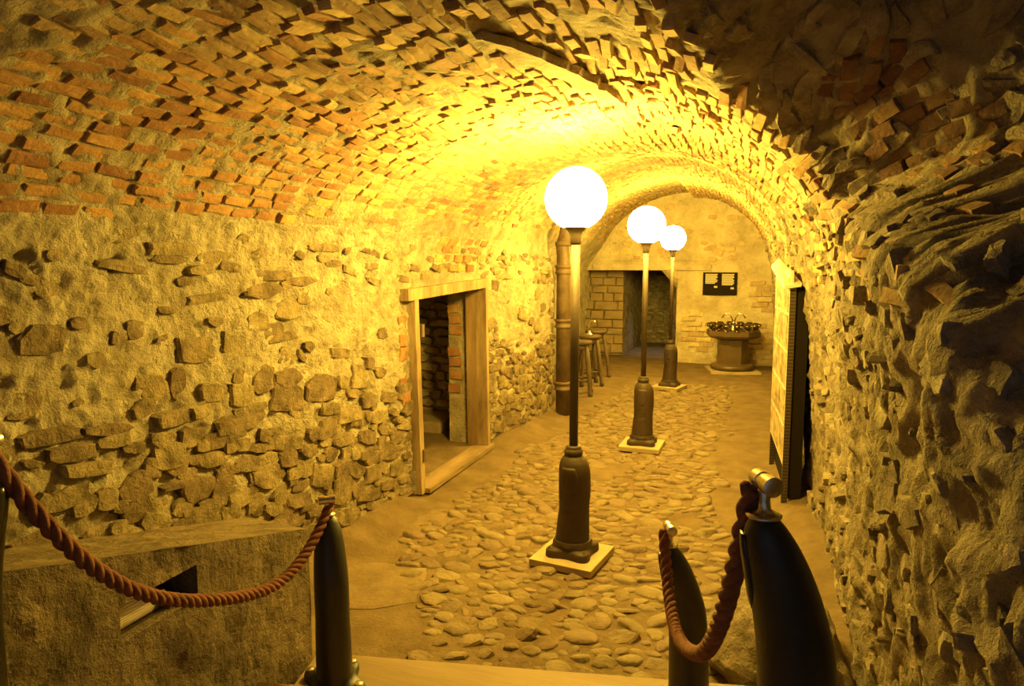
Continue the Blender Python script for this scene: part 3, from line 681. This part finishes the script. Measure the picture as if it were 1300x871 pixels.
T_ROWS = [(.0, -.004, .116, .110), (.05, -.003, .112, .106), (.12, .0, .106, .100), (.22, .004, .100, .096), (.30, .008, .097, .094), (.38, .010, .100, .096), (.46, .010, .100, .096), (.53, .008, .098, .094), (.575, .005, .090, .086), (.605, .002, .075, .072), (.625, 0, .058, .057), (.635, 0, .050, .050)]
FACE = -PI / 2 - .18
def make_lamp():
    root = bpy.data.objects.new('thumb_street_lamp', None); COL.objects.link(root)
    a = MB().box(-.205, .205, -.215, .215, 0, .045, bev=.004).build('base_plate', 'plate', root); a.rotation_euler = (0, 0, -.15); a['label'] = 'pale square concrete plate'
    fl = auto_smooth(flange(.150, .095, .19, .68, .78).build('foot_flange', 'bronze', root, (0, 0, .045)), 50)
    for k in range(4):
        an = .68 + k * PI / 2; c = (math.cos(an) * .146, math.sin(an) * .146)
        o = MB().lathe([(.016, .0), (.018, .001), (.018, .008), (.015, .009)], 16, (c[0], c[1], .0875)).build('hole_shade_disc', 'hole', root)  # solid dark disc; shade of the bolt hole put into its colour
        MB().lathe([(.009, .0), (.009, .006), (.006, .010)], 6, (c[0], c[1], .0925)).build('bolt', 'iron', o)
    th = finger(T_ROWS, [(.27, .05, .012), (.30, .06, .012), (.335, .045, .010)], FACE).build('thumb', 'bronze', root, (0, 0, .05), True)
    nail_mesh(T_ROWS, .40, .565, .62, FACE, .002).build('nail', 'bronze', th, None, True)
    MB().lathe([(.052, .0), (.058, .006), (.058, .03), (.050, .036), (.047, .046), (.047, .055), (.03, .06)], 28).build('collar', 'bronze', root, (0, 0, .68), True)
    MB().lathe([(.027, .73), (.027, 2.0)], 20).build('pole', 'bronze', root, None, True)
    MB().lathe([(.030, 1.985), (.034, 1.99), (.034, 2.035), (.046, 2.06), (.066, 2.078), (.072, 2.082), (.072, 2.094), (.05, 2.096)], 28).build('globe_holder', 'bronze', root, None, True)
    b = bmesh.new(); bmesh.ops.create_icosphere(b, subdivisions=4, radius=.187); me = bpy.data.meshes.new('globe'); b.to_mesh(me); b.free()
    g = link('globe', me, 'globe', root, (0, 0, 2.255), True); g['label'] = 'glowing white glass globe'
    return root
def copy_tree(o, parent=None):
    c = o.copy(); COL.objects.link(c); c.parent = parent
    for ch in list(o.children): copy_tree(ch, c)
    return c
lamp = make_lamp()
for i, (x, y, rz, lab) in enumerate([(-1.0, 4.13, 0, 'globe street lamp on a bronze thumb, nearest of the row'), (-.98, 7.02, .12, 'globe street lamp on a bronze thumb, middle one of the row'), (-1.085, 10.6, -.1, 'globe street lamp on a bronze thumb, farthest, by the passage opening')]):
    o = lamp if i == 0 else copy_tree(lamp)
    o.location = (x, y, floor_z(x, y) + .012); o.rotation_euler = (0, 0, rz); tag(o, lab, 'street lamp', 'thumb street lamps down the cellar')

# ------------------------------------------------------------------ wooden stairs the camera stands on
SR = math.atan2(.248, 1.259)
st = thing('wooden_stairs', 'plain wooden stair with broad treads leading down to the cobbles', 'stairs', (-.6, 2.615, 0), SR)
back = 0.0
for k, (z, dep) in enumerate(((.2, .5), (.38, .36), (.56, .36), (.74, 1.9))):
    MB().box(-1.12, 1.0, -back - dep - .02, -back, z - .045, z, bev=.006).build('tread', 'tread', st)
    MB().box(-1.10, .98, -back - .06, -back - .03, z - (.2 if k == 0 else .18), z - .045).build('riser', 'tread', st)
    back += dep

# ------------------------------------------------------------------ finger stanchions with ropes
S_ROWS = [(.0, .012, .074, .070), (.08, .012, .073, .069), (.18, .010, .071, .068), (.27, .006, .069, .066), (.33, .004, .068, .066), (.42, -.004, .067, .066), (.50, -.022, .062, .062), (.56, -.040, .056, .057), (.605, -.055, .048, .050), (.64, -.066, .036, .038), (.662, -.071, .022, .022), (.67, -.072, .014, .014)]
def make_stanchion():
    root = bpy.data.objects.new('finger_stanchion', None); COL.objects.link(root)
    auto_smooth(flange(.112, .06, .24, PI / 4, .66).build('foot_flange', 'black', root), 50)
    for k in range(4):
        an = PI / 4 + k * PI / 2; MB().lathe([(.013, 0), (.016, .003), (.016, .010), (.006, .013)], 12, (math.cos(an) * .118, math.sin(an) * .118, .028)).build('bolt', 'steel', root)
    fg = finger(S_ROWS, [(.255, .03, .010), (.285, .035, .010), (.31, .02, .008)], 0.0).build('finger', 'black', root, (0, 0, .01), True)
    nail_mesh(S_ROWS, .48, .628, .62, PI - .5, .005).build('nail', 'blacknail', fg, None, True)
    c = (-.072, 0, .672)
    MB().lathe([(.030, 0), (.031, .004), (.022, .007), (.012, .014), (.010, .030), (.013, .046), (.011, .052)], 24, c).build('stem', 'steel', root, None, True)
    h = MB().loft([ring(0, 0, z, r, r, 24) for r, z in ((.013, -.032), (.0165, -.030), (.0165, -.008), (.015, -.007), (.015, .006), (.018, .007), (.018, .032), (.015, .034))])
    o = auto_smooth(h.build('hook', 'steel', root, (c[0], c[1], c[2] + .062))); o.rotation_euler = (PI / 2, 0, 0)
    return root
stan = make_stanchion(); HOOK = Vector((-.072, 0, .737)); hooks = []
def rzrot(v, a): return Vector((v.x * math.cos(a) - v.y * math.sin(a), v.x * math.sin(a) + v.y * math.cos(a), v.z))
SP = [((-1.50, 2.22, .2), YAW - 1.2, 'black finger rope post beside the end of the plastered parapet'),
      ((-.165, 2.43, .2), YAW + .05, 'black finger rope post on the lowest tread, right of the near lamp'),
      ((.105, 1.29, .74), YAW + .1, 'large black finger rope post nearest the right wall'),
      ((-1.604, .987, .74), YAW + PI, 'black finger rope post cut off by the left edge of the picture')]
for i, (loc, rz, lab) in enumerate(SP):
    o = stan if i == 0 else copy_tree(stan); o.location = loc; o.rotation_euler = (0, 0, rz)
    tag(o, lab, 'rope post', 'finger rope posts on the stairs'); hooks.append(Vector(loc) + rzrot(HOOK + Vector((-.016, .018, .0)), rz))
def rope(a, b, sag, r, label, skew=0.0):
    n = 150; path = []
    for i in range(n + 1):
        f = i / n; g = f + skew * f * (1 - f); p = a.lerp(b, f); p.z -= sag * 4 * g * (1 - g) * (1 + .12 * math.cos(2 * PI * g)); path.append(p)
    mid = path[n // 2].copy(); L_ = sum((path[i + 1] - path[i]).length for i in range(n)); turns = L_ / (r * 5.2)
    root = thing('barrier_rope', label, 'rope', mid)
    for s in range(3):
        pts = []
        m_ = int(turns * 12)
        for i in range(m_ + 1):
            f = i / m_ * n; k = min(int(f), n - 1); p = path[k].lerp(path[k + 1], f - k); d = (path[k + 1] - path[k]).normalized()
            u = Vector((-d.y, d.x, 0)).normalized(); w = d.cross(u); an = 2 * PI * (turns * i / m_ + s / 3)
            pts.append(p + (u * math.cos(an) + w * math.sin(an)) * r * .52 - mid)
        MB().tube(pts, r * .56, 7).build('strand', 'rope', root, None, True)
    return root
lf = Vector((.0, -.0, -.018))
rope(hooks[0] + lf, hooks[3] + lf, .42, .0195, 'thick twisted red-brown rope sagging in front of the plastered parapet', .0)
rope(hooks[1] + lf, hooks[2] + lf, .43, .0195, 'thick twisted red-brown rope between the two finger posts on the right')

# ------------------------------------------------------------------ parapet with the light slot
def ztop_f(y): return 1.082 - .2785 * (y - 1.176)
def ztop_b(y): return .822 - .257 * (y - 1.694)
XA, XB = -1.75, -2.57; Y0, YA, YB = -.6, 2.43, 3.0
mb = MB(); SY0, SY1, SZ0, SZ1 = 1.49, 1.80, .72, .838
def front(y0, y1, z0a, z1a, z0b, z1b, st=.03): panel(mb, (XA, y0, z0a), (XA, y1, z0b), (XA, y1, z1b), (XA, y0, z1a), st, .012, sc=7)
front(Y0, SY0, 0, ztop_f(Y0), 0, ztop_f(SY0)); front(SY1, YA, 0, ztop_f(SY1), 0, ztop_f(YA))
front(SY0, SY1, 0, SZ0, 0, SZ0); front(SY0, SY1, SZ1, ztop_f(SY0), SZ1, ztop_f(SY1))
panel(mb, (XA, Y0, ztop_f(Y0)), (XA, YA, ztop_f(YA)), (XB, YB, ztop_b(YB)), (XB, Y0, ztop_b(Y0)), .05, .014)
panel(mb, (XA, YA, 0), (XB, YB, 0), (XB, YB, ztop_b(YB)), (XA, YA, ztop_f(YA)), .05, .014)
D = XA - .2
panel(mb, (XA, SY0, SZ0), (XA, SY1, SZ0), (D, SY1, SZ0), (D, SY0, SZ0), .1, 0); panel(mb, (D, SY0, SZ1), (D, SY1, SZ1), (XA, SY1, SZ1), (XA, SY0, SZ1), .1, 0)
panel(mb, (D, SY0, SZ0), (D, SY1, SZ0), (D, SY1, SZ1), (D, SY0, SZ1), .1, 0)
panel(mb, (XA, SY1, SZ0), (XA, SY1, SZ1), (D, SY1, SZ1), (D, SY1, SZ0), .1, 0); panel(mb, (D, SY0, SZ0), (D, SY0, SZ1), (XA, SY0, SZ1), (XA, SY0, SZ0), .1, 0)
tag(mb.build('parapet', 'parapet', smooth=False), 'rough plastered parapet sloping down beside the stairs with a slot in it', 'parapet')
tb = thing('tube_light', 'unlit ribbed tube light lying inside the parapet slot', 'light', (XA - .085, SY0 + .005, .765))
rg = []
for i in range(2):
    rg.append([(math.cos(2 * PI * j / 72) * (.046 if j % 2 else .0435), i * .165, math.sin(2 * PI * j / 72) * (.046 if j % 2 else .0435)) for j in range(72)])
MB().loft(rg).build('diffuser', 'tube', tb)
MB().tube([(0, .165, 0), (0, .185, 0)], .047, 24).build('end_cap', 'iron', tb); MB().tube([(0, .185, 0), (0, .235, -.005)], .016, 12).build('lamp_socket', 'steel', tb)
MB().box(-.045, .04, .02, .25, -.05, -.040).build('bracket', 'iron', tb)

# ------------------------------------------------------------------ drain pipe
pp = thing('drain_pipe', 'old cast iron drain pipe with socket rings on the left wall', 'pipe', (-2.15, 8.28, 0))
MB().tube([(0, 0, .0), (0, 0, 1.98), (-.015, .0, 2.1), (.03, -.01, 2.22), (.05, -.03, 2.34), (.02, -.05, 2.46), (-.12, -.06, 2.62)], .088, 20).build('pipe_run', 'iron', pp, None, True)
for z in (.36, 1.14, 1.80):
    MB().lathe([(.088, z - .05), (.108, z - .04), (.108, z - .02), (.098, z - .012), (.098, z + .03), (.112, z + .035), (.112, z + .06), (.088, z + .065)], 24).build('socket_ring', 'iron', pp, None, True)
MB().lathe([(.088, 2.09), (.108, 2.10), (.108, 2.14), (.088, 2.15)], 24).build('socket_ring', 'iron', pp, None, True)

# ------------------------------------------------------------------ stools in the far bay
def make_stool():
    root = bpy.data.objects.new('wooden_stool', None); COL.objects.link(root)
    MB().lathe([(.12, .735), (.175, .74), (.182, .755), (.182, .778), (.17, .79)], 24).build('seat', 'stoolwood', root, None, True)
    MB().lathe([(.13, .66), (.135, .735)], 20).build('apron', 'stoolwood', root, None, True)
    for k in range(4):
        a = PI / 4 + k * PI / 2; c, s = math.cos(a), math.sin(a)
        MB().tube([(c * .235, s * .235, 0), (c * .232, s * .232, .03), (c * .225, s * .225, .06), (c * .2, s * .2, .3), (c * .13, s * .13, .74)], [.028, .038, .028, .032, .034], 10).build('leg', 'stoolwood', root, None, True)
    for k in range(4):
        a = PI / 4 + k * PI / 2; b_ = a + PI / 2; z = .22
        MB().tube([(math.cos(a) * .208, math.sin(a) * .208, z), (math.cos(b_) * .208, math.sin(b_) * .208, z)], .014, 8).build('stretcher', 'stoolwood', root, None, True)
    return root
stool = make_stool()
for i, (x, y, lab) in enumerate([(-2.29, 9.78, 'dark wooden stool nearest the drain pipe'), (-2.33, 10.6, 'dark wooden stool, middle of the three past the pipe'), (-2.40, 11.42, 'dark wooden stool nearest the passage opening')]):
    o = stool if i == 0 else copy_tree(stool); o.location = (x, y, floor_z(x, y)); o.rotation_euler = (0, 0, .2 + .3 * i); tag(o, lab, 'stool', 'wooden stools in the far bay')
def spout(root, pts, r, mat='chrome', name='spout'): return MB().tube(pts, r, 8).build(name, mat, root, None, True)
orn = thing('metal_tap', 'shiny curved metal tap standing on the middle stool', 'tap', (-2.33, 10.6, .79 + floor_z(-2.33, 10.6)))
MB().lathe([(.06, 0), (.06, .012), (.025, .03), (.02, .07)], 16).build('tap_base', 'chrome', orn, None, True)
spout(orn, [(0, 0, .05), (.0, 0, .16), (.03, 0, .22), (.08, 0, .22), (.10, 0, .17)], .014)

# ------------------------------------------------------------------ octagonal pedestal with taps and goblets
px_, py_ = -.23, 12.85; pz = floor_z(px_, py_)
pd = thing('octagonal_pedestal', 'dark octagonal pedestal table by the end wall under the sign', 'pedestal', (px_, py_, pz), .2)
o = MB().box(-.42, .42, -.40, .40, .0, .045, bev=.004).build('base_plate', 'plate', pd)
MB().lathe([(.30, .045), (.36, .055), (.385, .09), (.37, .13), (.31, .155)], 40).build('foot', 'pedestal', pd, None, True)
def octo(r): return [(r * math.cos(PI / 8 + k * PI / 4), r * math.sin(PI / 8 + k * PI / 4)) for k in range(8)]
def octloft(rows): return MB().loft([[(x, y, z) for x, y in octo(r)] for r, z in rows])
octloft([(.275, .15), (.27, .17), (.27, .60)]).build('column', 'pedestal', pd)
octloft([(.30, .585), (.44, .625), (.47, .66), (.47, .735), (.44, .745), (.38, .735)]).build('bowl', 'pedestal', pd)
tops = pz + .735
fn = thing('double_tap', 'tall metal tap with two arched spouts in the middle of the pedestal', 'tap', (px_, py_, tops + .003))
MB().lathe([(.07, 0), (.07, .02), (.035, .05), (.03, .12), (.04, .14), (.01, .16)], 20).build('tap_base', 'chrome', fn, None, True)
for sx_ in (-1, 1):
    spout(fn, [(0, 0, .12), (sx_ * .04, 0, .24), (sx_ * .09, 0, .30), (sx_ * .15, 0, .29), (sx_ * .20, 0, .22)], .011)
    MB().tube([(0, 0, .07), (sx_ * .06, -.04, .09), (sx_ * .08, -.05, .04)], .013, 8).build('handle', 'brass', fn, None, True)
def make_goblet():
    root = bpy.data.objects.new('metal_goblet', None); COL.objects.link(root)
    MB().lathe([(.04, 0), (.042, .006), (.012, .02), (.01, .04)], 14).build('foot', 'pot', root, None, True)
    MB().lathe([(.01, .036), (.045, .05), (.056, .085), (.052, .12), (.047, .118), (.05, .088), (.01, .06)], 16).build('bowl', 'pot', root, None, True)
    MB().tube([(.052, 0, .105), (.085, 0, .10), (.085, 0, .07), (.054, 0, .065)], .007, 6).build('handle', 'chrome', root, None, True)
    return root
gob = make_goblet(); first = True
for ringr, cnt in ((.405, 14), (.25, 8)):
    for k in range(cnt):
        a = 2 * PI * k / cnt + ringr; o = gob if first else copy_tree(gob); first = False
        o.location = (px_ + ringr * math.cos(a), py_ + ringr * math.sin(a), tops + .009); o.rotation_euler = (0, 0, a + .6)
        tag(o, 'small dark metal goblet on the rim of the octagonal pedestal', 'goblet', 'goblets on the pedestal')

# ------------------------------------------------------------------ sign on the end wall
sg = thing('wall_sign', 'black information sign with two white text columns on the end wall', 'sign', (-.515, Y_FAR - .045, 1.52))
MB().box(-.31, .31, 0, .02, -.215, .215, bev=.003).build('sign_panel', 'signblack', sg)
for cx_, w_ in ((-.155, .22), (.145, .22)):
    for k in range(8):
        ww = w_ * (1, .96, 1, .9, 1, .97, .8 if cx_ < 0 else 1, .0 if cx_ < 0 else .9)[k]
        if ww > 0: MB().box(cx_ - w_ / 2, cx_ - w_ / 2 + ww, -.002, 0, .165 - k * .027, .165 - k * .027 + .020).build('text_line', 'print', sg)
    MB().box(cx_ + w_ / 2 - .06, cx_ + w_ / 2, -.002, 0, -.075 if cx_ < 0 else -.10, -.04 if cx_ < 0 else -.065).build('text_line', 'print', sg)

# ------------------------------------------------------------------ display board along the right wall
bd = thing('display_board', 'tall pale display board on slotted metal legs along the right wall', 'board', (.278, 6.22, 0), .048)
Z0, Z1 = .32, 1.70; Lh = .60
MB().box(-.012, .012, -Lh, Lh, Z0, Z1 + .12).build('board_panel', 'boardwhite', bd)
for k in range(5):
    for q in range(3):
        y0 = -Lh + .03 + q * .385; z0 = Z0 + .04 + k * .285
        MB().box(-.017, -.012, y0, y0 + .355, z0, z0 + .262).build('picture_sheet', 'boardface', bd)
for yy in (-Lh, Lh - .04):
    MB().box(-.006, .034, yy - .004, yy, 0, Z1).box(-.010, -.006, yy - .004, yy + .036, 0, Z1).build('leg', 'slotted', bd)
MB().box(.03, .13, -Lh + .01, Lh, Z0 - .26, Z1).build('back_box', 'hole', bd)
hd = plank([(-.06, -Lh - .06, Z1 - .02), (-.06, Lh, Z1 + .14), (.0, Lh, Z1 + .20), (.06, -Lh - .06, Z1 + .0)], [(-.055, -Lh - .06, Z1 + .005), (-.055, Lh, Z1 + .165), (.005, Lh, Z1 + .225), (.065, -Lh - .06, Z1 + .025)])
hd.build('hood', 'boardwhite', bd)
